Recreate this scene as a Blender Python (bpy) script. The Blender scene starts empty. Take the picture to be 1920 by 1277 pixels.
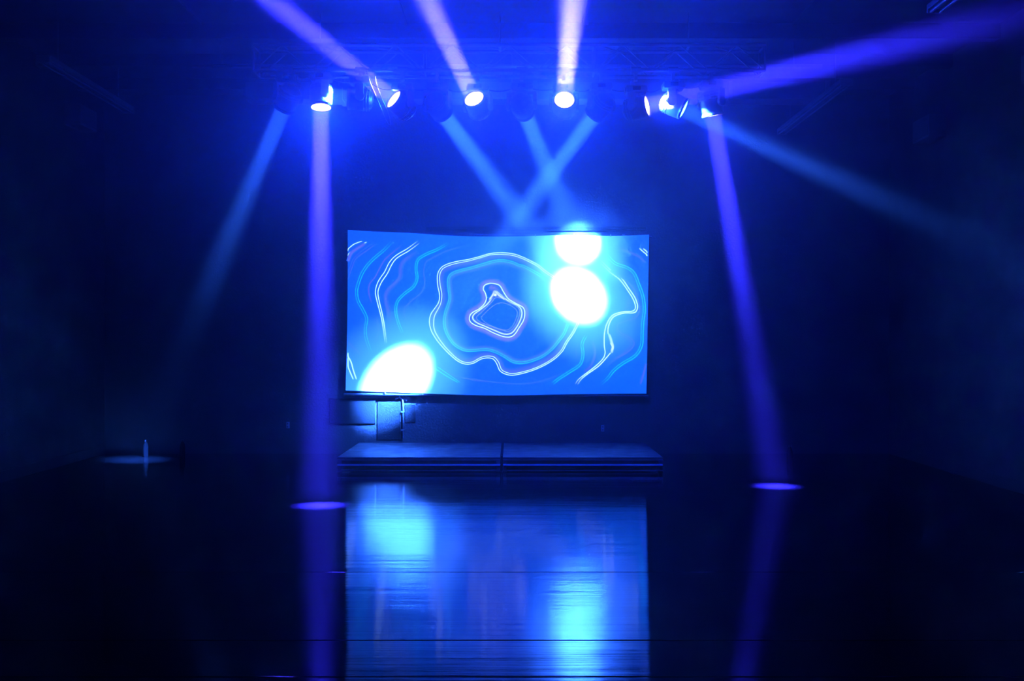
import bpy, bmesh, math, random
from mathutils import Vector, Matrix
random.seed(7)
S = bpy.context.scene
COL = S.collection
F, CX, CY, CH = 1866.7, 960.0, 638.5, 1.5          # lens in pixels, picture centre, camera height

def pt(px, py, Y):
    """point of the place seen at a photograph pixel, at distance Y in front of the camera"""
    return Vector(((px-CX)/F*Y, Y, CH-(py-CY)/F*Y))
def flr(px, py):
    return pt(px, py, CH*F/(py-CY))

# ------------------------------------------------------------------ materials
def new_mat(name):
    m = bpy.data.materials.new(name); m.use_nodes = True
    return m, m.node_tree, m.node_tree.nodes['Principled BSDF']
def simple(name, col, rough=.5, metal=0., spec=.5, noise=0., nscale=20., bump=0., bscale=60.):
    m, t, b = new_mat(name)
    b.inputs['Base Color'].default_value = (*col, 1)
    b.inputs['Roughness'].default_value = rough
    b.inputs['Metallic'].default_value = metal
    b.inputs['Specular IOR Level'].default_value = spec
    tc = t.nodes.new('ShaderNodeTexCoord')
    n = t.nodes.new('ShaderNodeTexNoise'); n.inputs['Scale'].default_value = nscale
    n.inputs['Detail'].default_value = 4
    t.links.new(tc.outputs['Object'], n.inputs['Vector'])
    r = t.nodes.new('ShaderNodeMapRange')
    r.inputs['To Min'].default_value = max(0, rough-.08-noise); r.inputs['To Max'].default_value = min(1, rough+.08+noise)
    t.links.new(n.outputs['Fac'], r.inputs['Value']); t.links.new(r.outputs['Result'], b.inputs['Roughness'])
    if noise:
        mx = t.nodes.new('ShaderNodeMix'); mx.data_type = 'RGBA'
        mx.inputs['A'].default_value = (*[c*(1-noise) for c in col], 1)
        mx.inputs['B'].default_value = (*[min(1, c*(1+noise)) for c in col], 1)
        t.links.new(n.outputs['Fac'], mx.inputs['Factor']); t.links.new(mx.outputs['Result'], b.inputs['Base Color'])
    if bump:
        n2 = t.nodes.new('ShaderNodeTexNoise'); n2.inputs['Scale'].default_value = bscale; n2.inputs['Detail'].default_value = 6
        t.links.new(tc.outputs['Object'], n2.inputs['Vector'])
        bp = t.nodes.new('ShaderNodeBump'); bp.inputs['Strength'].default_value = bump; bp.inputs['Distance'].default_value = .01
        t.links.new(n2.outputs['Fac'], bp.inputs['Height']); t.links.new(bp.outputs['Normal'], b.inputs['Normal'])
    return m
def emit(name, col, strength, base=(.0, .0, .0), rough=.4):
    m, t, b = new_mat(name)
    b.inputs['Base Color'].default_value = (*base, 1); b.inputs['Roughness'].default_value = rough
    b.inputs['Emission Color'].default_value = (*col, 1); b.inputs['Emission Strength'].default_value = strength
    return m

M = {}
M['wall'] = simple('back_wall_paint', (.012, .013, .015), .75, noise=.25, nscale=3, bump=.5, bscale=35)
M['sidewall'] = simple('black_wall_paint', (.003, .003, .0035), .85, noise=.25, nscale=3, bump=.3)
M['ceiling'] = simple('dark_ceiling_paint', (.018, .018, .02), .85, noise=.2, nscale=3, bump=.3)
M['board'] = simple('wall_board', (.0035, .0036, .0038), .7, spec=.2, noise=.2, nscale=6, bump=.3)
M['alu'] = simple('brushed_aluminium', (.75, .76, .78), .55, metal=1, noise=.1)
M['steel'] = simple('dull_steel', (.2, .2, .22), .4, metal=.9, noise=.15)
M['black'] = simple('black_plastic', (.025, .025, .03), .38, noise=.15, nscale=30)
M['grey'] = simple('dark_grey_casting', (.11, .11, .12), .4, metal=.2, noise=.15, nscale=30)
M['lit_plastic'] = simple('beam_lit_plastic', (.5, .5, .52), .35, noise=.1, nscale=25)  # brighter casing colour that carries the light of a neighbouring beam
M['lit_ring'] = simple('beam_lit_ring', (.6, .6, .62), .2, metal=1)  # lens ring brightened the same way, beam light put into the colour
M['rubber'] = simple('black_rubber', (.015, .015, .015), .6)
M['deck'] = simple('platform_deck_board', (.03, .033, .036), .5, noise=.25, nscale=5, bump=.3, bscale=30)
M['whitepl'] = simple('off_white_plastic', (.2, .2, .22), .4, noise=.05)
M['glass_off'] = simple('unlit_lamp_glass', (.12, .12, .14), .15)
M['bottle'] = simple('clear_blue_plastic', (.002, .0022, .003), .8, spec=.02, noise=.05)
M['lens_violet'] = emit('lit_violet_lens', (.30, .24, 1.0), 14)
M['lens_cyan'] = emit('lit_cyan_lens', (.12, .5, 1.0), 10)
M['display'] = simple('display_glass', (.01, .01, .02), .1)

# polished wooden stage floor: clear coat gloss with brush streaks across, dark stain
def floor_mat():
    m, t, b = new_mat('polished_dark_floor')
    N = t.nodes.new; L = t.links.new
    tc = N('ShaderNodeTexCoord')
    mp = N('ShaderNodeMapping'); mp.inputs['Scale'].default_value = (.35, 12, 1); L(tc.outputs['Object'], mp.inputs['Vector'])
    n = N('ShaderNodeTexNoise'); n.inputs['Scale'].default_value = 1.6; n.inputs['Detail'].default_value = 5; n.inputs['Roughness'].default_value = .6
    L(mp.outputs['Vector'], n.inputs['Vector'])
    n2 = N('ShaderNodeTexNoise'); n2.inputs['Scale'].default_value = 1.1; n2.inputs['Detail'].default_value = 5
    L(tc.outputs['Object'], n2.inputs['Vector'])
    mx = N('ShaderNodeMix'); mx.data_type = 'RGBA'
    mx.inputs['A'].default_value = (.0005, .0005, .0006, 1); mx.inputs['B'].default_value = (.002, .002, .0024, 1)
    L(n2.outputs['Fac'], mx.inputs['Factor']); L(mx.outputs['Result'], b.inputs['Base Color'])
    r = N('ShaderNodeMapRange'); r.inputs['From Min'].default_value = .3; r.inputs['From Max'].default_value = .7
    r.inputs['To Min'].default_value = .02; r.inputs['To Max'].default_value = .07
    ad = N('ShaderNodeMath'); ad.operation = 'MULTIPLY_ADD'; ad.inputs[1].default_value = .5
    hf = N('ShaderNodeMath'); hf.operation = 'MULTIPLY'; hf.inputs[1].default_value = .5
    L(n2.outputs['Fac'], hf.inputs[0]); L(n.outputs['Fac'], ad.inputs[0]); L(hf.outputs[0], ad.inputs[2])
    L(ad.outputs[0], r.inputs['Value']); L(r.outputs['Result'], b.inputs['Roughness'])
    # broad waviness of the sheets + fine streaks
    mp2 = N('ShaderNodeMapping'); mp2.inputs['Scale'].default_value = (.35, 1.5, 1); L(tc.outputs['Object'], mp2.inputs['Vector'])
    n3 = N('ShaderNodeTexNoise'); n3.inputs['Scale'].default_value = 1.5; n3.inputs['Detail'].default_value = 2
    L(mp2.outputs['Vector'], n3.inputs['Vector'])
    b1 = N('ShaderNodeBump'); b1.inputs['Strength'].default_value = 1; b1.inputs['Distance'].default_value = .0035
    L(n3.outputs['Fac'], b1.inputs['Height'])
    b2 = N('ShaderNodeBump'); b2.inputs['Strength'].default_value = 1; b2.inputs['Distance'].default_value = .0013
    L(n.outputs['Fac'], b2.inputs['Height']); L(b1.outputs['Normal'], b2.inputs['Normal'])
    L(b2.outputs['Normal'], b.inputs['Normal'])
    b.inputs['IOR'].default_value = 1.33; b.inputs['Specular IOR Level'].default_value = .4
    return m
M['floor'] = floor_mat()

# ------------------------------------------------------------------ mesh helpers
def link(name, me, mats, parent=None):
    o = bpy.data.objects.new(name, me); COL.objects.link(o)
    for m in (mats if isinstance(mats, (list, tuple)) else [mats]):
        if m.name not in [x.name for x in me.materials if x]: me.materials.append(m)
    if parent: o.parent = parent
    return o
def mesh(bm, name, smooth=False):
    me = bpy.data.meshes.new(name)
    bmesh.ops.recalc_face_normals(bm, faces=bm.faces)
    bm.to_mesh(me); bm.free()
    if smooth:
        for p in me.polygons: p.use_smooth = True
        try: me.set_sharp_from_angle(angle=math.radians(35))
        except Exception: pass
    return me
def box(bm, c, s, rot=None, bevel=0, taper=None):
    r = bmesh.ops.create_cube(bm, size=1)
    vs = r['verts']
    for v in vs:
        v.co = Vector((v.co.x*s[0], v.co.y*s[1], v.co.z*s[2]))
        if taper and v.co.z < 0: v.co.x *= taper; v.co.y *= taper
    if bevel:
        es = list({e for v in vs for e in v.link_edges})
        g = bmesh.ops.bevel(bm, geom=es, offset=bevel, segments=2, affect='EDGES', profile=.6)
        vs = list({v for f in g['faces'] for v in f.verts} | {v for v in vs if v.is_valid})
    for v in vs:
        if rot: v.co = rot @ v.co
        v.co = v.co + Vector(c)
    return vs
def tube(bm, pts, r, seg=8, cap=True):
    pts = [Vector(p) for p in pts]; rings = []
    for i, p in enumerate(pts):
        a = pts[max(0, i-1)]; b = pts[min(len(pts)-1, i+1)]
        d = (b-a).normalized()
        up = Vector((0, 0, 1)) if abs(d.z) < .9 else Vector((0, 1, 0))
        u = d.cross(up).normalized(); w = u.cross(d)
        rings.append([bm.verts.new(p+(u*math.cos(k*2*math.pi/seg)+w*math.sin(k*2*math.pi/seg))*r) for k in range(seg)])
    for a, b in zip(rings, rings[1:]):
        for k in range(seg): bm.faces.new((a[k], a[(k+1) % seg], b[(k+1) % seg], b[k]))
    if cap: bm.faces.new(rings[0]); bm.faces.new(rings[-1])
def lathe(bm, prof, seg=32, cap=True, origin=(0, 0, 0)):
    rings = [[bm.verts.new(Vector(origin)+Vector((r*math.cos(k*2*math.pi/seg), r*math.sin(k*2*math.pi/seg), z))) for k in range(seg)] for r, z in prof]
    for a, b in zip(rings, rings[1:]):
        for k in range(seg): bm.faces.new((a[k], a[(k+1) % seg], b[(k+1) % seg], b[k]))
    if cap: bm.faces.new(rings[0]); bm.faces.new(rings[-1])
def boxobj(name, c, s, m, parent=None, bevel=0):
    bm = bmesh.new(); box(bm, c, s, bevel=bevel); return link(name, mesh(bm, name), m, parent)
def thing(name, label, cat, loc=(0, 0, 0), group=None):
    o = bpy.data.objects.new(name, None); COL.objects.link(o); o.location = loc; o.empty_display_size = .1
    return tag(o, label, cat, group)
def tag(o, label=None, cat=None, group=None, kind=None):
    if label: o['label'] = label
    if cat: o['category'] = cat
    if group: o['group'] = group
    if kind: o['kind'] = kind
    return o
def spline(P, n=6, closed=False):
    P = [Vector(p) for p in P]; out = []; N = len(P)
    segs = N if closed else N-1
    for i in range(segs):
        g = (lambda k: P[k % N]) if closed else (lambda k: P[min(max(k, 0), N-1)])
        a, b, c, d = g(i-1), g(i), g(i+1), g(i+2)
        for k in range(n):
            t = k/n
            out.append(.5*((2*b)+(c-a)*t+(2*a-5*b+4*c-d)*t*t+(3*b-a-3*c+d)*t**3))
    if not closed: out.append(P[-1])
    return out

# ------------------------------------------------------------------ the room
WALL_Y, CEIL, SIDE, SIDE_L = 13.2, 4.75, 5.0, 5.4
# floor: sheets with fine joints, each lying at a very slight tilt of its own
joints = [-1.5, .3, 1.9, 3.2, 4.44, 4.98, 6.45, 7.91, 9.21, 10.9, 12.2, WALL_Y+.1]
slope = [0, 0, 0, .0005, .001, -.0005, .0025, .006, .0055, .002, 0]
bm = bmesh.new()
for i, (a, b) in enumerate(zip(joints, joints[1:])):
    xs = [-SIDE_L-.1+(SIDE+SIDE_L+.2)*k/24 for k in range(25)]
    za, zb = -slope[i]*(b-a)/2, slope[i]*(b-a)/2
    g = .004
    prof = [(a, -.012), (a+g, -.012), (a+g, za-.0015), (a+g+.006, za), ((a+b)/2, 0), (b-g-.006, zb), (b-g, zb-.0015), (b-g, -.012), (b, -.012)]
    rows = [[bm.verts.new((x, y, z)) for x in xs] for y, z in prof]
    for r0, r1 in zip(rows, rows[1:]):
        for k in range(24): bm.faces.new((r0[k], r0[k+1], r1[k+1], r1[k]))
bmesh.ops.remove_doubles(bm, verts=bm.verts, dist=.0001)
fm = mesh(bm, 'floor')
fl = link('floor', fm, M['floor']); tag(fl, kind='structure')
if fm.polygons[0].normal.z < 0: fm.flip_normals()
tag(boxobj('wall_back', (0, WALL_Y+.1, CEIL/2), (2*SIDE_L+.4, .2, CEIL), M['wall']), kind='structure')
tag(boxobj('wall_left', (-SIDE_L-.1, 5.85, CEIL/2), (.2, 14.7, CEIL), M['sidewall']), kind='structure')
tag(boxobj('wall_right', (SIDE+.1, 5.85, CEIL/2), (.2, 14.7, CEIL), M['sidewall']), kind='structure')
tag(boxobj('wall_front', (0, -1.6, CEIL/2), (2*SIDE_L+.4, .2, CEIL), M['sidewall']), kind='structure')
bm = bmesh.new()
box(bm, (0, 5.85, CEIL+.1), (2*SIDE_L+.4, 15.1, .2))
tag(link('ceiling', mesh(bm, 'ceiling'), M['ceiling']), kind='structure')
for i, (y, h) in enumerate([(7.4, .18), (10.25, .16), (11.35, .14), (12.4, .14)]):
    tag(boxobj('trim_%d' % (i+1), (0, y, CEIL-h/2), (2*SIDE_L, .14, h), M['ceiling'], bevel=.008), kind='structure')
for i, x in enumerate((-3.2, -1.1, .75, 2.9)):
    tag(boxobj('trim_%d' % (i+5), (x, 8.83, CEIL-.012), (.06, 2.7, .024), M['ceiling']), kind='structure')
for i, x in enumerate((-SIDE_L+.012, SIDE-.012)):
    tag(boxobj('baseboard_' + ('left', 'right')[i], (x, 5.85, .06), (.024, 14.6, .12), M['sidewall'], bevel=.004), kind='structure')

# boards and a pipe on the back wall below the screen
def wallboard(x0, y0, x1, y1, th, label):
    a, b = pt(x0, y0, WALL_Y), pt(x1, y1, WALL_Y)
    c = (a+b)/2
    o = boxobj('wall_board', (c.x, WALL_Y-th/2, c.z), (b.x-a.x, th, a.z-b.z), M['board'], bevel=.004)
    return tag(o, label, 'board')
wallboard(618, 747, 704, 794, .03, 'wide pale board on the back wall under the left end of the screen')
wallboard(708, 747, 752, 824, .022, 'tall pale board on the back wall between the wide board and the pipe')
wallboard(760, 758, 779, 792, .02, 'small narrow pale board on the back wall just right of the pipe')
bm = bmesh.new()
tube(bm, [pt(741, 748, WALL_Y-.045), pt(749, 745, WALL_Y-.045), pt(755, 750, WALL_Y-.045), pt(756, 762, WALL_Y-.045), pt(756, 822, WALL_Y-.045)], .012, 10)
for yy in (772, 806):
    c = pt(756, yy, WALL_Y-.03); box(bm, c, (.05, .06, .02))
tag(link('wall_pipe', mesh(bm, 'wall_pipe', True), M['steel']), 'thin bent pipe running down the back wall below the screen', 'pipe')

# ------------------------------------------------------------------ the projection screen
SY = 13.06
scr = thing('projection_screen', 'wide fabric screen with projected blue wavy contour lines given as its own glow on the back wall', 'screen', pt(930, 739, SY))
O = scr.location.copy()
TOP = spline([(652, 431, 0), (700, 434, 0), (770, 437, 0), (830, 441, 0), (900, 443.5, 0), (980, 443, 0), (1050, 441, 0), (1120, 442, 0), (1170, 442, 0), (1217, 440, 0)], 5)
BOT = spline([(648, 732, 0), (700, 734, 0), (770, 736.5, 0), (830, 739, 0), (900, 741, 0), (980, 741, 0), (1050, 739.5, 0), (1120, 738.5, 0), (1170, 738, 0), (1212, 738, 0)], 5)
def fabric_mat():
    m, t, b = new_mat('screen_fabric_picture')
    N = t.nodes.new; L = t.links.new
    b.inputs['Base Color'].default_value = (.62, .64, .66, 1); b.inputs['Roughness'].default_value = .8
    tc = N('ShaderNodeTexCoord')
    n = N('ShaderNodeTexNoise'); n.inputs['Scale'].default_value = .9; n.inputs['Detail'].default_value = 1
    L(tc.outputs['Object'], n.inputs['Vector'])
    base = N('ShaderNodeMix'); base.data_type = 'RGBA'
    base.inputs['A'].default_value = (.0, .052, .32, 1); base.inputs['B'].default_value = (.0, .112, .52, 1)
    L(n.outputs['Fac'], base.inputs['Factor'])
    at = N('ShaderNodeAttribute'); at.attribute_name = 'proj_light'
    mx = N('ShaderNodeMix'); mx.data_type = 'RGBA'
    L(at.outputs['Alpha'], mx.inputs['Factor']); L(base.outputs['Result'], mx.inputs['A']); L(at.outputs['Color'], mx.inputs['B'])
    L(mx.outputs['Result'], b.inputs['Emission Color']); b.inputs['Emission Strength'].default_value = SCREEN_E  # emission stands in for the projector's light on the fabric
    return m
SCREEN_E = .95
M['fabric'] = fabric_mat()
bm = bmesh.new()
proj_light = bm.loops.layers.float_color.new('proj_light')
def scr_v(px, py, off=0):
    return bm.verts.new(pt(px, py, SY)-O-Vector((0, off, 0)))
rows = []
NR = 8
for j in range(NR+1):
    t = j/NR
    rows.append([scr_v(a.x*(1-t)+b.x*t + (1.5*math.sin(t*math.pi) if i == 0 else 0), a.y*(1-t)+b.y*t) for i, (a, b) in enumerate(zip(TOP, BOT))])
for r0, r1 in zip(rows, rows[1:]):
    for k in range(len(r0)-1):
        f = bm.faces.new((r0[k], r0[k+1], r1[k+1], r1[k]))
        for l in f.loops: l[proj_light] = (0, 0, 0, 0)
# thickness (back face)
back = [[bm.verts.new(v.co+Vector((0, .012, 0))) for v in row] for row in rows]
for r0, r1 in zip(back, back[1:]):
    for k in range(len(r0)-1): bm.faces.new((r0[k], r1[k], r1[k+1], r0[k+1])).material_index = 1
edge = rows[0]+[r[-1] for r in rows[1:]]+rows[-1][::-1][1:]+[r[0] for r in rows[::-1][1:-1]]
edgb = back[0]+[r[-1] for r in back[1:]]+back[-1][::-1][1:]+[r[0] for r in back[::-1][1:-1]]
for k in range(len(edge)):
    k2 = (k+1) % len(edge); bm.faces.new((edge[k], edge[k2], edgb[k2], edgb[k])).material_index = 1
layer = [0]
XL, XR = 652.5, 1213.
def ribbon(pts, w, col, a=1., soft=False, closed=False, n=6):
    """a line of the projected picture, as emission laid in the fabric's front surface"""
    P = [p for p in spline([(x, y, 0) for x, y in pts], n, closed)]
    if closed: P.append(P[0])
    P = [Vector((min(max(p.x, XL), XR), p.y, 0)) for p in P]
    layer[0] += 1; off = .0010+.00003*layer[0]
    prev = None; N = len(P)
    for i, p in enumerate(P):
        p0, p1 = (P[max(0, i-1)], P[min(N-1, i+1)])
        if closed and i in (0, N-1): p0, p1 = P[-2], P[1]
        d = p1-p0
        if d.length < 1e-4: continue
        d.normalize(); nn = Vector((-d.y, d.x, 0))*w/2
        aa = a
        if not closed: aa = a*min(1, (min(i, N-1-i)+.35)/(N*.12))
        cur = ([(p+nn, 0. if soft else aa), (p, aa), (p-nn, 0. if soft else aa)], )
        vs = [scr_v(q.x, q.y, off) for q, _ in cur[0]]; al = [z for _, z in cur[0]]
        if prev:
            for k in (0, 1):
                f = bm.faces.new((prev[0][k], prev[0][k+1], vs[k+1], vs[k]))
                for l, z in zip(f.loops, (prev[1][k], prev[1][k+1], al[k+1], al[k])): l[proj_light] = (*col, z)
        prev = (vs, al)
WHT, CYN, VIO, LIL = (.95, 1.7, 2.0), (.0, .85, 1.8), (.11, .10, 1.0), (.34, .38, 1.35)
A4 = lambda L: [(600+x/3.547, 400+y/3.547) for x, y in L]
A5 = lambda L: [(900+x/3.547, 400+y/3.547) for x, y in L]
def shift(P, d, closed=False):
    out = []; N = len(P)
    for i in range(N):
        a = P[(i-1) % N] if closed else P[max(0, i-1)]; b = P[(i+1) % N] if closed else P[min(N-1, i+1)]
        dx, dy = b[0]-a[0], b[1]-a[1]; l = math.hypot(dx, dy) or 1
        dd = d[i % len(d)] if isinstance(d, list) else d
        out.append((P[i][0]-dy/l*dd, P[i][1]+dx/l*dd))
    return out
# big ring
left = [(1277,268),(1200,262),(1130,268),(1060,288),(980,308),(900,322),(830,345),(795,375),(780,420),(783,480),(795,540),(790,590),(765,630),(738,670),(728,720),(740,780),(775,840),(820,895),(870,945),(920,985),(970,1003),(1020,997),(1070,970),(1110,962),(1150,968),(1175,1000),(1195,1045),(1230,1068)]
right = [(213,1077),(270,1068),(350,1045),(430,1010),(500,965),(550,915),(580,860),(630,785),(670,680),(640,560),(560,470),(440,385),(390,345),(330,312),(270,285)]
ring = A4(left)+A5(right)
ribbon(shift(ring, -6, True), 15, (.10, .14, 1.), .75, True, True)
ribbon(ring, 1.25, WHT, .95, closed=True)
ribbon(shift(ring, [-3.2,-3,-2.6,-2.6,-3.,-3.4,-3.6,-4,-4.4,-4.6,-4.4,-4.2,-6,-7.5,-8,-6,-5,-4,-3.5,-3.2,-3,-3,-3,-3.6,-4,-4.5,-4,-3.6,-3.2,-2.8,-2.6,-2.6,-2.8,-3,-3,-3,-3,-3,-3,-3,-3,-3,-3], True), 1.1, WHT, .9, closed=True)
cy_ring = A4([(1277,320),(1210,308),(1150,315),(1080,335),(1000,358),(930,375),(870,400),(848,440),(850,500),(858,560),(845,610),(828,660),(820,720),(830,780),(860,840),(900,885),(960,915),(1030,918),(1100,912),(1160,925),(1220,955)])+A5([(213,990),(280,1000),(350,985),(420,955),(480,910),(530,850),(570,790),(600,680),(560,560),(450,440),(310,355),(260,340)])
ribbon(shift(cy_ring, -4, True), 13, (.12, .26, .95), .55, True, True)
ribbon(cy_ring, 1.2, CYN, .95, closed=True)
ribbon(shift(cy_ring, -3.4, True), 1.0, CYN, .85, closed=True)
ribbon(shift(cy_ring, -7.5, True), 1.6, VIO, .5, True, closed=True)
# centre shape
core = A5([(85,466),(130,480),(155,520),(190,570),(240,600),(285,625),(298,660),(290,710),(260,760),(230,805),(195,823),(150,818),(90,795),(30,765),(-30,745),(-65,720),(-70,690),(-50,660),(-5,635),(30,600),(42,565),(35,530),(22,505),(30,480),(55,468)])
core2 = A5([(100,515),(140,545),(200,590),(255,615),(278,652),(272,700),(243,758),(208,797),(160,803),(100,780),(30,750),(-20,728),(-48,700),(-40,672),(0,642),(50,602),(80,560)])
core3 = A5([(110,560),(180,582),(245,620),(264,660),(238,738),(198,782),(145,778),(65,748),(0,722),(-24,692),(18,650),(70,600)])
core4 = A5([(125,597),(180,602),(235,635),(248,670),(220,745),(180,775),(120,765),(50,735),(10,700),(22,675),(75,625)])
ribbon(shift(core, -3.5, True), 13, (.20, .18, .95), .95, True, True)
ribbon(A5([(60,490),(95,500),(120,530),(150,560)]), 15, (.2, .16, .95), .9, True)
ribbon(core2, 7, LIL, .8, True, True)
for C_, w, a in ((core, 1.5, 1), (core2, 1.3, .95), (core3, 1., .75), (core4, .9, .6)): ribbon(C_, w, WHT if w > 1.1 else LIL, a, closed=True)
ribbon(A5([(98,515),(100,535),(96,550)]), 6.5, (1.1, 1.3, 1.6), 1)
ribbon(A5([(98,517),(80,550),(62,575)]), 4.5, (1.1, 1.3, 1.6), .9, True)
ribbon(A5([(98,517),(130,548),(165,572)]), 5, (1.1, 1.3, 1.6), .9, True)
# left waves
ribbon(A4([(170,252),(215,213),(245,197),(280,185)]), 1.2, WHT, .95)
ribbon(A4([(175,290),(210,250),(265,215),(312,190)]), 1.2, WHT, .95)
ribbon(A4([(186,320),(215,258),(300,203)]), 7, (.22, .14, .85), .7, True)
ribbon(A4([(186,440),(215,355),(240,300),(300,255),(370,205)]), 2.2, VIO, .75, True)
ribbon(A4([(186,400),(205,345),(228,295),(290,240),(350,200)]), 1.6, VIO, .6, True)
B = A4([(484,193),(430,250),(370,300),(325,345),(288,400),(264,460),(250,520),(260,580),(292,640),(317,700),(308,770),(314,830),(345,920)])
ribbon(B, 1.1, CYN, .9); ribbon(shift(B, 4), 1.0, CYN, .7)
ribbon(A4([(540,215),(440,300),(405,350),(370,420),(330,470),(325,530),(345,600)]), 3.2, (.17, .09, .8), .75, True)
D = A4([(662,197),(590,250),(515,295),(478,340),(448,400),(408,460),(386,520),(393,580),(412,660),(427,740),(444,865)])
ribbon(D, 1.3, WHT, .95); ribbon(shift(D, [5,5,5,6,6,6,5,4,3.4,3,3]), 1.2, WHT, .9)
E = A4([(650,245),(565,300),(530,350),(525,420),(482,470),(437,520),(430,580),(447,650),(458,740)])
ribbon(E, 2.0, (.24, .2, .95), .9, True); ribbon(shift(E, -6), 1.8, (.24, .2, .95), .8, True); ribbon(shift(E, -2), 9, (.16, .14, .85), .45, True)
Fc = A4([(855,205),(785,245),(705,280),(655,315),(645,370),(652,430),(628,490),(565,540),(520,590),(510,650),(525,720),(555,795)])
ribbon(Fc, 1.2, CYN, .95); ribbon(shift(Fc, 3.6), 1.1, CYN, .8)
ribbon(A4([(985,215),(860,245),(760,290),(705,325),(690,390),(697,470),(670,530),(600,590),(560,640),(570,700),(592,745)]), 2.4, VIO, .65, True)
ribbon(A4([(168,925),(205,985),(222,1045),(243,1105)]), 1.5, WHT, .95); ribbon(A4([(168,960),(190,1030),(222,1105)]), 1.4, WHT, .9)
ribbon(A4([(180,852),(225,895),(270,940)]), 3.5, VIO, .7, True)
ribbon(A4([(375,690),(390,780),(365,850)]), 4, VIO, .45, True)
ribbon(A4([(740,1015),(830,1075),(920,1127)]), 1.3, CYN, .9); ribbon(A4([(780,1020),(860,1075),(935,1127)]), 1., CYN, .7)
ribbon(A4([(780,980),(860,1060),(930,1090),(1040,1108),(1130,1118)]), 3, VIO, .6, True)
# right waves
J = A5([(800,310),(870,378),(940,430),(990,500),(1030,560),(1048,620),(1028,660),(960,663),(890,688),(858,740),(852,800),(880,860),(882,905),(845,955),(790,1015),(720,1065),(672,1105),(648,1140)])
J2 = A5([(800,330),(865,392),(930,442),(980,510),(1018,570),(1034,622),(1015,650),(950,655),(882,678),(843,735),(828,800),(826,870),(832,930),(815,970),(770,1015),(705,1065),(655,1105),(632,1138)])
ribbon(J, 1.4, WHT, .95); ribbon(J2, 1.3, WHT, .9)
ribbon(A5([(858,800),(877,860),(884,890),(872,930)]), 6.5, (.6, .9, 1.1), 1, True)
ribbon(A5([(868,860),(883,888),(874,915)]), 3.2, (.75, .95, 1.1), 1)
K = A5([(840,260),(900,325),(980,355),(1030,395),(1062,470),(1090,550),(1100,640),(1090,720),(1085,800),(1080,880),(1040,950),(960,1000),(895,1050),(855,1100),(805,1145)])
ribbon(K, 1.3, CYN, .95); ribbon(shift(K, 4), 1.1, CYN, .75)
ribbon(A5([(920,230),(1000,262),(1060,290),(1100,330)]), 6, VIO, .7, True)
ribbon(A5([(870,380),(960,440),(1020,500),(1045,560),(1062,630),(1040,690),(975,715),(915,740),(930,790),(1000,830),(1025,870),(985,920),(900,970),(840,1020)]), 3.4, VIO, .85, True)
ribbon(A5([(905,745),(920,800),(985,835),(1003,870),(960,925),(880,975)]), 2.2, VIO, .7, True)
ribbon(A5([(985,560),(990,600),(960,640)]), 8, VIO, .4, True)
Nn = A5([(712,815),(686,870),(692,940),(670,1010),(600,1060),(530,1105),(486,1140)])
ribbon(Nn, 1.2, CYN, .9); ribbon(shift(Nn, 4), 1.1, CYN, .75)
ribbon(A5([(745,840),(765,930),(740,1010),(690,1055)]), 7, VIO, .6, True)
ribbon(A5([(655,860),(640,910),(642,970)]), 4, VIO, .5, True)
ribbon(A5([(1060,233),(1085,255),(1122,285)]), 1.4, WHT, .95); ribbon(A5([(1086,235),(1122,265)]), 1.4, WHT, .95)
ribbon(A5([(1103,1000),(1090,1060),(1066,1135)]), 5, VIO, .8, True)
ribbon(A5([(-60,1112),(60,1120),(250,1135),(400,1118),(540,1068)]), 2, VIO, .5, True)
fab = link('screen_fabric', mesh(bm, 'screen_fabric'), [M['fabric'], M['rubber']], scr)
# recalculation must not matter for the emissive front
fab['label'] = 'fabric with projected blue contour line picture given as its own glow'
# top and bottom battens, brackets
bm = bmesh.new(); tube(bm, [pt(645, 437, SY+.03)-O, pt(1222, 445, SY+.03)-O], .018, 12); link('top_batten', mesh(bm, 'top_batten', True), M['black'], scr)
bm = bmesh.new(); tube(bm, [pt(645, 739, SY+.03)-O, pt(1216, 742, SY+.03)-O], .016, 12); link('bottom_batten', mesh(bm, 'bottom_batten', True), M['black'], scr)
for x in (690, 930, 1170):
    a = pt(x, 441, SY)-O
    bm = bmesh.new(); box(bm, (a.x, a.y+.09, a.z), (.03, .085, .03), bevel=.003); link('wall_bracket', mesh(bm, 'wall_bracket'), M['steel'], scr)
for x, y in ((722, 736), (793, 738.5), (1004, 441.5), (1076, 440), (1145, 441.5)):
    a = pt(x, y, SY)-O
    bm = bmesh.new(); box(bm, (a.x, a.y-.006, a.z), (.012, .02, .03), bevel=.002); link('fabric_clip', mesh(bm, 'fabric_clip'), M['whitepl'], scr)
# rail on the wall above the screen
bm = bmesh.new(); a, b = pt(800, 428, WALL_Y), pt(1212, 428, WALL_Y)
box(bm, ((a.x+b.x)/2, WALL_Y-.02, a.z), (b.x-a.x, .04, .035), bevel=.004)
box(bm, ((a.x+b.x)/2, WALL_Y-.048, a.z-.03), (b.x-a.x, .016, .02), bevel=.003)
tag(link('wall_rail', mesh(bm, 'wall_rail'), M['board']), 'narrow ledge rail on the back wall just above the screen', 'rail')

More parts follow.
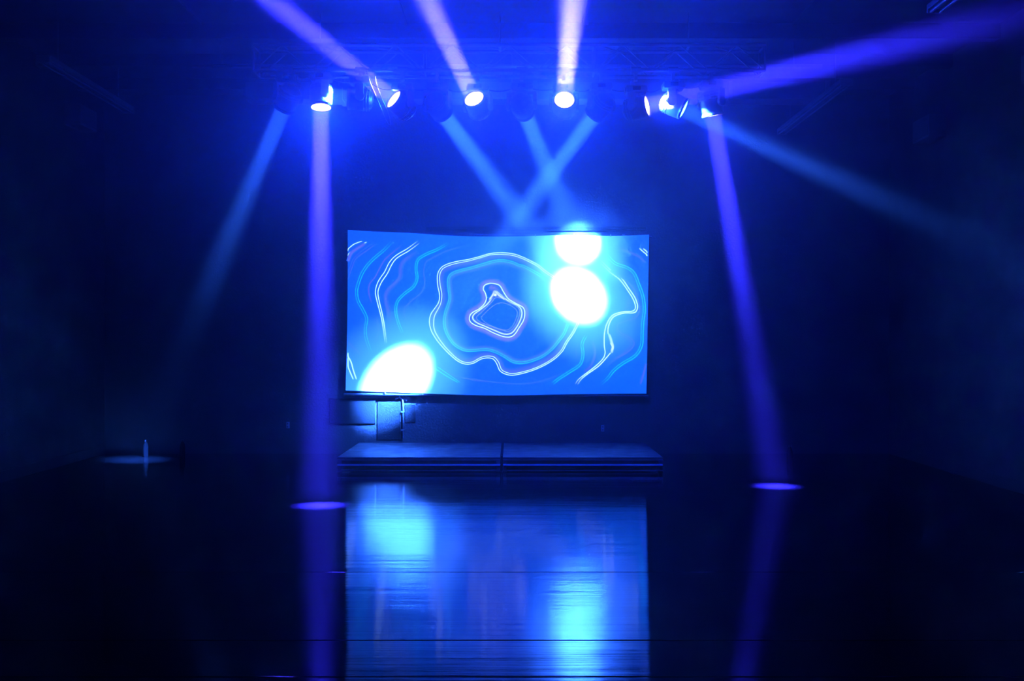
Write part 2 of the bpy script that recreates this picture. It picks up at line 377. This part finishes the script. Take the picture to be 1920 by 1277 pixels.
# ------------------------------------------------------------------ low stage platforms
def platform(px0, px1, label):
    y0, y1 = 11.34, 12.97
    x0, x1 = (px0-CX)/F*y0, (px1-CX)/F*y0
    t = thing('stage_platform', label, 'stage platform', ((x0+x1)/2, (y0+y1)/2, 0), 'low platforms under the screen')
    w, d = x1-x0, y1-y0
    bm = bmesh.new(); box(bm, (0, 0, .158), (w, d, .024), bevel=.003); link('deck', mesh(bm, 'deck'), M['deck'], t)
    def rail(z, hh, yy, m='alu', ww=w, dd=.03):
        bm = bmesh.new(); box(bm, (0, yy, z), (ww, dd, hh), bevel=.003); return link('frame_rail', mesh(bm, 'frame_rail'), M[m], t)
    for s in (-1, 1):
        rail(.138, .016, s*(d/2-.015), 'steel')
        r_ = rail(.080, .02, s*(d/2-.012))
        rail(.016, .010, s*(d/2-.016), 'steel')
        bm = bmesh.new(); box(bm, (s*(w/2-.015), 0, .135), (.03, d-.07, .02), bevel=.003); link('side_rail', mesh(bm, 'side_rail'), M['steel'], t)
    bm = bmesh.new(); box(bm, (0, -d/2+.06, .08), (w-.1, .012, .1)); link('kick_panel', mesh(bm, 'kick_panel'), M['black'], t)
    for sx in (-1, 1):
        for sy in (-1, 1):
            bm = bmesh.new(); box(bm, (sx*(w/2-.02), sy*(d/2-.04), .073), (.04, .04, .146), bevel=.004)
            box(bm, (sx*(w/2-.02), sy*(d/2-.04), .004), (.055, .055, .008))
            link('leg', mesh(bm, 'leg'), M['steel'], t)
platform(632, 938, 'low stage platform under the left half of the screen')
platform(943, 1243, 'low stage platform under the right half of the screen')

# ------------------------------------------------------------------ truss
TY, TZ0, TZ1, TX0, TX1 = 9.75, 4.145, 4.395, -2.53, 2.48
tr = thing('lighting_truss', 'long box truss of thin tubes carrying the row of moving stage lights', 'truss', (0, TY+.12, TZ0))
hd = .12
for (dy, dz) in ((-hd, 0), (hd, 0), (-hd, TZ1-TZ0), (hd, TZ1-TZ0)):
    bm = bmesh.new(); tube(bm, [(TX0, dy, dz), (TX1, dy, dz)], .02, 12); link('chord', mesh(bm, 'chord', True), M['steel'], tr)
nb = 18; step = (TX1-TX0)/nb
def bar(a, b, r=.008, nm='brace'):
    bm = bmesh.new(); tube(bm, [a, b], r, 8); link(nm, mesh(bm, nm, True), M['steel'], tr)
for i in range(nb):
    xa, xb = TX0+i*step, TX0+(i+1)*step
    za, zb = (0, TZ1-TZ0) if i % 2 == 0 else (TZ1-TZ0, 0)
    for dy in (-hd, hd): bar((xa, dy, za), (xb, dy, zb))
    if i % 2 == 0: bar((xa, -hd, TZ1-TZ0), (xb, hd, TZ1-TZ0))
for x in (TX0, TX0+step*6, TX0+step*12, TX1):
    bm = bmesh.new()
    for a, b in (((x, -hd, 0), (x, hd, 0)), ((x, -hd, TZ1-TZ0), (x, hd, TZ1-TZ0)), ((x, -hd, 0), (x, -hd, TZ1-TZ0)), ((x, hd, 0), (x, hd, TZ1-TZ0))): tube(bm, [a, b], .012, 8)
    link('end_frame', mesh(bm, 'end_frame', True), M['steel'], tr)
for x in (-1.9, -.12, 1.75): bar((x, 0, TZ1-TZ0), (x, 0, CEIL-TZ0), .006, 'hanging_cable')
for x in (-1.9, -.12, 1.75): bar((x, -hd, TZ1-TZ0+.01), (x, hd, TZ1-TZ0+.01), .014, 'hanging_bar')
# crossing pipe behind, near the ceiling
for (y, z, x0, x1, r, lb) in ((10.6, 4.42, -3.4, 3.3, .022, 'long thin pipe hung across the room behind the truss'),):
    p = thing('hanging_pipe', lb, 'pipe', (0, y, z))
    bm = bmesh.new(); tube(bm, [(x0, 0, 0), (x1, 0, 0)], r, 12); link('pipe', mesh(bm, 'pipe', True), M['steel'], p)
    for x in (x0+.3, 0, x1-.3):
        bm = bmesh.new(); tube(bm, [(x, 0, 0), (x, 0, CEIL-z)], .006, 8); link('hanger', mesh(bm, 'hanger'), M['steel'], p)
# air duct behind, with collars
dct = thing('air_duct', 'boxy duct crossing under the ceiling behind the lights', 'duct', (0, 11.9, 4.45))
for k in range(6):
    bm = bmesh.new(); box(bm, (-2.6+k*1.15, 0, 0), (1.1, .3, .2), bevel=.01); link('duct_section', mesh(bm, 'duct_section'), M['grey'], dct)
    bm = bmesh.new(); box(bm, (-2.6+k*1.15+.575, 0, 0), (.05, .33, .23), bevel=.005); link('collar', mesh(bm, 'collar'), M['steel'], dct)
for x in (-2, 0, 2):
    bm = bmesh.new(); box(bm, (x, 0, .2), (.02, .02, .2)); link('hanger', mesh(bm, 'hanger'), M['steel'], dct)

# ------------------------------------------------------------------ moving head lights
def parts_meshes():
    P = {}
    bm = bmesh.new(); box(bm, (0, 0, .165), (.19, .15, .065), bevel=.014)
    for sx in (-1, 1): box(bm, (sx*.098, 0, .165), (.01, .1, .03), bevel=.003)
    P['base'] = mesh(bm, 'base', True)
    bm = bmesh.new(); box(bm, (0, -.077, .168), (.07, .006, .034), bevel=.002); P['display'] = mesh(bm, 'display')
    bm = bmesh.new()
    tube(bm, [(-.045, 0, .245), (.045, 0, .245)], .032, 14)
    box(bm, (0, 0, .19), (.03, .04, .08)); 
    P['clamp'] = mesh(bm, 'clamp', True)
    bm = bmesh.new()
    lathe(bm, [(.05, .134), (.055, .128), (.055, .112), (.045, .106)], 24)
    box(bm, (0, 0, .104), (.27, .075, .03), bevel=.01)
    for s in (-1, 1):
        box(bm, (s*.122, 0, .045), (.026, .075, .13), bevel=.01)
        # rounded arm end
        r0 = bmesh.ops.create_cone(bm, cap_ends=True, segments=24, radius1=.042, radius2=.042, depth=.027)
        for v in r0['verts']: v.co = Vector((v.co.z+s*.122, v.co.x, v.co.y))
    P['yoke'] = mesh(bm, 'yoke', True)
    # head: barrel with rounded tail, vents and waist, +Z is the beam
    bm = bmesh.new()
    lathe(bm, [(.02, -.118), (.055, -.114), (.082, -.098), (.096, -.07), (.102, -.03), (.104, .02), (.1, .06), (.097, .085), (.1, .09), (.1, .1), (.09, .1), (.088, .092)], 40)
    for k in range(10):
        a = k*math.pi/5+.2
        box(bm, (.094*math.cos(a), .094*math.sin(a), -.055), (.016, .012, .05), rot=None, bevel=.003)
    P['head'] = mesh(bm, 'head', True)
    bm = bmesh.new()
    lathe(bm, [(.088, .096), (.101, .096), (.104, .101), (.104, .113), (.1, .117), (.09, .115), (.088, .106)], 40, cap=False)
    P['lens_ring'] = mesh(bm, 'lens_ring', True)
    bm = bmesh.new(); lathe(bm, [(.0875, .099), (.0875, .103), (.07, .109), (.045, .1125), (.02, .114), (.004, .1145)], 40); P['lens'] = mesh(bm, 'lens', True)
    bm = bmesh.new()
    for z in (-.085, -.06, -.035): lathe(bm, [(.1045-.3*max(0, -z-.06), z-.004), (.108-.3*max(0, -z-.06), z), (.1045-.3*max(0, -z-.06), z+.004)], 36, cap=False)
    P['cooling_fins'] = mesh(bm, 'cooling_fins', True)
    return P
PM = parts_meshes()
for k_, m_ in dict(base='grey', display='display', clamp='steel', yoke='grey', head='black', lens_ring='grey', cooling_fins='grey').items():
    PM[k_].materials.append(M[m_])
LM = {}
for c in ('violet', 'cyan'):
    me = PM['lens'].copy(); me.materials.append(M['lens_'+c]); LM[c] = me
LIT_COPY = {}  # brighter part copies: a neighbour's beam is painted into their colour
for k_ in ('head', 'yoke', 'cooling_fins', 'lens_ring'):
    me = PM[k_].copy(); me.materials.clear(); me.materials.append(M['lit_plastic'] if k_ != 'lens_ring' else M['lit_ring']); LIT_COPY[k_] = me

V_COL, C_COL, G_COL = (.027, .022, 1.0), (.025, .135, 1.0), (.0006, .026, 1.0)
V_POW, C_POW, V_SPILL, C_SPILL = 1400., 600., 95., 42.
fixtures = []
def add(name, me, parent, loc=None, mat3=None):
    o = bpy.data.objects.new(name, me); COL.objects.link(o); o.parent = parent
    if mat3 is not None: o.rotation_mode = 'QUATERNION'; o.rotation_quaternion = mat3.to_quaternion()
    if loc: o.location = loc
    return o
def moving_head(px, z, d, kind, label, az=None, spread=None, pw=1., pale=False, spill=1., haze_fill=0.):
    d = Vector(d).normalized()
    x = (px-CX)/F*TY
    root = thing('moving_head_light', label, 'stage light', (x, TY, z), 'moving head lights on the truss'); root.scale = (1.07,)*3
    add('base', PM['base'], root); dsp = add('display', PM['display'], root.children[0]) if root.children else None
    add('clamp', PM['clamp'], root, loc=(0, 0, (TZ0-z)/1.07-.245))
    h = Vector((d.x, d.y, 0))
    if h.length < .25 or az is not None: h = Vector((math.sin(az or 0), math.cos(az or 0), 0))
    h.normalize(); ax = Vector((h.y, -h.x, 0))
    src = LIT_COPY if pale else PM
    R1 = Matrix((ax, Vector((0, 0, 1)).cross(ax), Vector((0, 0, 1)))).transposed()
    add('yoke', src['yoke'], root, mat3=R1)
    xx = (ax - d*ax.dot(d)).normalized(); yy = d.cross(xx)
    R2 = Matrix((xx, yy, d)).transposed()
    hd_ = add('head', src['head'], root, mat3=R2)
    add('lens_ring', src['lens_ring'], hd_); add('cooling_fins', src['cooling_fins'], hd_)
    ln = add('lens', LM[kind], hd_); ln['label'] = 'glowing round %s lens' % ('violet white' if kind == 'violet' else 'pale cyan')
    # the lamp itself: a narrow beam, the soft spill every lens has, and an added fill for the haze
    q = d.to_track_quat('-Z', 'Y')
    for nm, sp, pw_, sz in (('beam', spread or (7. if kind == 'violet' else 9.), (V_POW if kind == 'violet' else C_POW)*pw, .15),
                            ('spill', 150. if kind == 'violet' else 22., (V_SPILL if kind == 'violet' else C_SPILL)*spill, .14),
                            ('haze_fill', 150., 125.*haze_fill, .13)):  # last one is an added wide light that brightens the haze
        if pw_ <= 0: continue
        la = bpy.data.lights.new('lamp_'+nm, 'AREA'); la.shape = 'DISK'; la.size = sz; la.spread = math.radians(sp)
        la.energy = pw_; la.color = (V_COL if kind == 'violet' else C_COL) if nm == 'beam' else (C_COL if kind == 'cyan' and nm == 'spill' else G_COL)
        lo = bpy.data.objects.new('lamp_'+nm, la); COL.objects.link(lo); lo.parent = root
        lo.rotation_mode = 'QUATERNION'; lo.rotation_quaternion = q; lo.location = d*(.123 if nm == 'beam' else .119)
    fixtures.append(root)
    return root
ZM, ZE = 3.80, 3.832
def aim(px, z, target): return Vector(target)-Vector(((px-CX)/F*TY, TY, z))
moving_head(540, ZE+.045, aim(540, ZE+.045, flr(255, 862)), 'cyan', 'moving stage light at the far left of the truss, dark head aimed down left', spread=9, pw=.6, spill=0)
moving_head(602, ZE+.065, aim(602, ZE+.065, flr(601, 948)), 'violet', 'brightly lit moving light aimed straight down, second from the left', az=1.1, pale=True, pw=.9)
moving_head(676, ZE+.03, (-.985, -.07, .07), 'cyan', 'moving stage light turned sideways to the left, third from the left', pw=.6, spread=16, spill=0)
moving_head(755, ZE-.04, (-.68, -.56, .47), 'violet', 'moving light with thin violet lens ellipse aimed up and left', pw=1.0, spread=5.5)
moving_head(820, ZM, aim(820, ZM, pt(1083, 552, SY)), 'cyan', 'dark moving light left of centre aimed back at the right of the screen', pw=1.5, haze_fill=1)
moving_head(896, ZM-.01, (-.3, -.85, .5), 'violet', 'moving light with glowing lens tilted up left, left of the centre of the row', pw=.7, spill=.5)
moving_head(978, ZM, aim(978, ZM, pt(1083, 452, SY)), 'cyan', 'dark central moving light aimed back at the top of the screen', pw=1.1, haze_fill=1)
moving_head(1057, ZM-.01, (.0, -.93, .36), 'violet', 'moving light with round white glowing lens aimed up toward the viewer', pw=.65, spill=.5)
moving_head(1127, ZM, aim(1127, ZM, pt(746, 715, SY)), 'cyan', 'dark moving light right of centre aimed back at the lower left of the screen', pw=1.5, haze_fill=1)
moving_head(1192, ZE-.06, (.88, -.40, .13), 'violet', 'moving light turned sideways with narrow violet lens aimed right', pw=.85, spread=7)
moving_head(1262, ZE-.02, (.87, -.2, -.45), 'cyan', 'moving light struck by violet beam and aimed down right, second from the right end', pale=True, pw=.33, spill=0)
moving_head(1333, ZE-.01, aim(1333, ZE, flr(1455, 912)), 'violet', 'moving light at the far right end of the row aimed down', pw=.8, az=.9)

# linking cables between neighbouring lights, and one loose loop hanging down
for i in range(len(fixtures)-1):
    a = fixtures[i].location+Vector((.07, .095, .2)); b = fixtures[i+1].location+Vector((-.07, .095, .2))
    n = 12; dr = random.uniform(.015, .05)
    bm = bmesh.new(); tube(bm, [a.lerp(b, k/n)-Vector((0, -.01, dr*math.sin(math.pi*k/n)-.0)) for k in range(n+1)], .006, 8)
    tag(link('power_cable', mesh(bm, 'power_cable', True), M['rubber']), 'black linking cable sagging between neighbouring stage lights on the truss', 'cable', 'cables linking the stage lights')
bm = bmesh.new()
tube(bm, spline([pt(688, 131, 9.62), pt(694, 155, 9.57), pt(703, 176, 9.56), pt(713, 200, 9.56), pt(722, 222, 9.56), pt(729, 234, 9.56), pt(732, 232, 9.56), pt(727, 210, 9.56), pt(716, 185, 9.56), pt(706, 158, 9.56), pt(702, 131, 9.62)], 6), .005, 8)
tag(link('loose_cable', mesh(bm, 'loose_cable', True), M['whitepl']), 'loose pale cable loop hanging beside the light aimed up left', 'cable')

# ------------------------------------------------------------------ unlit batten lamps, wall boxes
def batten(x, z, y0, y1, label):
    t = thing('batten_lamp', label, 'batten lamp', (x, (y0+y1)/2, z), None)
    L_ = y1-y0
    bm = bmesh.new(); box(bm, (0, 0, .02), (.13, L_, .045), bevel=.008); link('housing', mesh(bm, 'housing'), M['grey'], t)
    for s in (-1, 1):
        bm = bmesh.new(); tube(bm, [(s*.04, -L_/2+.03, -.022), (s*.04, L_/2-.03, -.022)], .015, 12); link('lamp_tube', mesh(bm, 'lamp_tube', True), M['glass_off'], t)
        bm = bmesh.new(); box(bm, (0, s*(L_/2-.015), -.015), (.13, .03, .035), bevel=.004); link('end_cap', mesh(bm, 'end_cap'), M['grey'], t)
        bm = bmesh.new(); tube(bm, [(0, s*L_*.35, .04), (0, s*L_*.35, CEIL-z)], .005, 6); link('hanger', mesh(bm, 'hanger'), M['steel'], t)
batten(3.5, 4.2, 10.4, 12.9, 'long unlit twin tube batten hanging high on the right, farther from the viewer')
batten(3.5, 4.24, 5.9, 8.25, 'unlit batten at the top right edge of the picture, only its end showing')
batten(-4.5, 4.2, 9.55, 11.7, 'long unlit batten hanging high on the dark left side')
def speaker(side, y, z, w, h, label):
    s = side; t = thing('wall_speaker', label, 'speaker', (SIDE if s > 0 else -SIDE_L, y, z))
    bm = bmesh.new(); box(bm, (-s*.16, 0, 0), (.2, w, h), bevel=.012); link('cabinet', mesh(bm, 'cabinet', True), M['grey'], t)
    bm = bmesh.new(); box(bm, (-s*.263, 0, 0), (.008, w-.04, h-.04), bevel=.003); link('grille', mesh(bm, 'grille'), M['steel'], t)
    bm = bmesh.new(); box(bm, (-s*.035, 0, 0), (.07, .08, .08), bevel=.004); link('bracket', mesh(bm, 'bracket'), M['steel'], t)
speaker(1, 11.55, 3.95, .46, .26, 'small box speaker high on the right wall, farther from the viewer')
speaker(1, 9.05, 4.02, .46, .26, 'box speaker cut by the right edge of the picture on the wall')
speaker(-1, 12.1, 4.2, .46, .25, 'small box speaker high on the dark left wall')

# ------------------------------------------------------------------ small things near the wall
def bottle(px, py, label):
    p = flr(px, py)
    t = thing('plastic_bottle', label, 'bottle', (p.x, p.y, 0))
    bm = bmesh.new(); lathe(bm, [(.03, 0), (.034, .006), (.034, .13), (.031, .15), (.018, .18), (.013, .19), (.013, .2)], 20); link('body', mesh(bm, 'body', True), M['bottle'], t)
    bm = bmesh.new(); lathe(bm, [(.015, .195), (.016, .198), (.016, .215), (.012, .218)], 16); link('cap', mesh(bm, 'cap', True), M['black'], t)
bottle(273, 856, 'small bottle standing in the faint light pool at far left')
bottle(342, 856, 'small bottle on the floor right of the faint left light pool')
bottle(1481, 868, 'small bottle on the floor behind the right light pool')
def socket(px, py, label):
    p = pt(px, py, WALL_Y); t = thing('wall_socket', label, 'socket', (p.x, WALL_Y, p.z))
    bm = bmesh.new(); box(bm, (0, -.008, 0), (.04, .016, .085), bevel=.004); link('plate', mesh(bm, 'plate'), M['whitepl'], t)
    for z in (-.02, .02):
        bm = bmesh.new(); box(bm, (0, -.018, z), (.016, .006, .02), bevel=.002); link('outlet', mesh(bm, 'outlet'), M['rubber'], t)
socket(540, 797, 'small pale socket low on the back wall left of the screen')
socket(1130, 803, 'small pale socket on the back wall under the right of the screen')

# ------------------------------------------------------------------ haze in the air
HAZE_LOW, HAZE_HIGH = .008, .058
W = bpy.data.worlds.new('world'); S.world = W; W.use_nodes = True
nt = W.node_tree; nt.nodes.clear()
out = nt.nodes.new('ShaderNodeOutputWorld')
bg = nt.nodes.new('ShaderNodeBackground'); bg.inputs['Color'].default_value = (0, 0, 0, 1); bg.inputs['Strength'].default_value = 0
vs = nt.nodes.new('ShaderNodeVolumeScatter'); vs.inputs['Color'].default_value = (.85, .9, 1, 1)
vs.inputs['Density'].default_value = .045; vs.inputs['Anisotropy'].default_value = .86
# the haze hangs thickest in a layer around the lamps and thins towards the floor and the side walls
geo = nt.nodes.new('ShaderNodeNewGeometry'); sep = nt.nodes.new('ShaderNodeSeparateXYZ')
nt.links.new(geo.outputs['Position'], sep.inputs[0])
mz = nt.nodes.new('ShaderNodeMapRange'); mz.interpolation_type = 'SMOOTHSTEP'
mz.inputs['From Min'].default_value = 1.4; mz.inputs['From Max'].default_value = 3.8
mz.inputs['To Min'].default_value = HAZE_LOW; mz.inputs['To Max'].default_value = HAZE_HIGH
nt.links.new(sep.outputs['Z'], mz.inputs['Value'])
ab = nt.nodes.new('ShaderNodeMath'); ab.operation = 'ABSOLUTE'; nt.links.new(sep.outputs['X'], ab.inputs[0])
mxr = nt.nodes.new('ShaderNodeMapRange'); mxr.interpolation_type = 'SMOOTHSTEP'
mxr.inputs['From Min'].default_value = 2.0; mxr.inputs['From Max'].default_value = 4.7
mxr.inputs['To Min'].default_value = 1.; mxr.inputs['To Max'].default_value = .15
nt.links.new(ab.outputs[0], mxr.inputs['Value'])
mu = nt.nodes.new('ShaderNodeMath'); mu.operation = 'MULTIPLY'
nt.links.new(mz.outputs['Result'], mu.inputs[0]); nt.links.new(mxr.outputs['Result'], mu.inputs[1])
nt.links.new(mu.outputs[0], vs.inputs['Density'])
W.cycles.volume_step_size = .6
nt.links.new(bg.outputs[0], out.inputs['Surface']); nt.links.new(vs.outputs[0], out.inputs['Volume'])
S.cycles.volume_bounces = 1; S.cycles.use_light_tree = False; S.cycles.max_bounces = 5; S.cycles.diffuse_bounces = 3; S.cycles.glossy_bounces = 3
S.cycles.volume_max_steps = 12; S.cycles.sample_clamp_indirect = 120

# ------------------------------------------------------------------ camera
cam = bpy.data.cameras.new('camera'); cam.sensor_width = 36; cam.lens = 36*F/1920
co = bpy.data.objects.new('camera', cam); COL.objects.link(co)
co.location = (0, 0, CH); co.rotation_euler = (math.pi/2, 0, 0); cam.clip_end = 100; cam.clip_start = .05
S.camera = co
S.view_settings.view_transform = 'Standard'; S.view_settings.look = 'None'; S.view_settings.gamma = 1
S.view_settings.use_curve_mapping = False; S.view_settings.exposure = 0
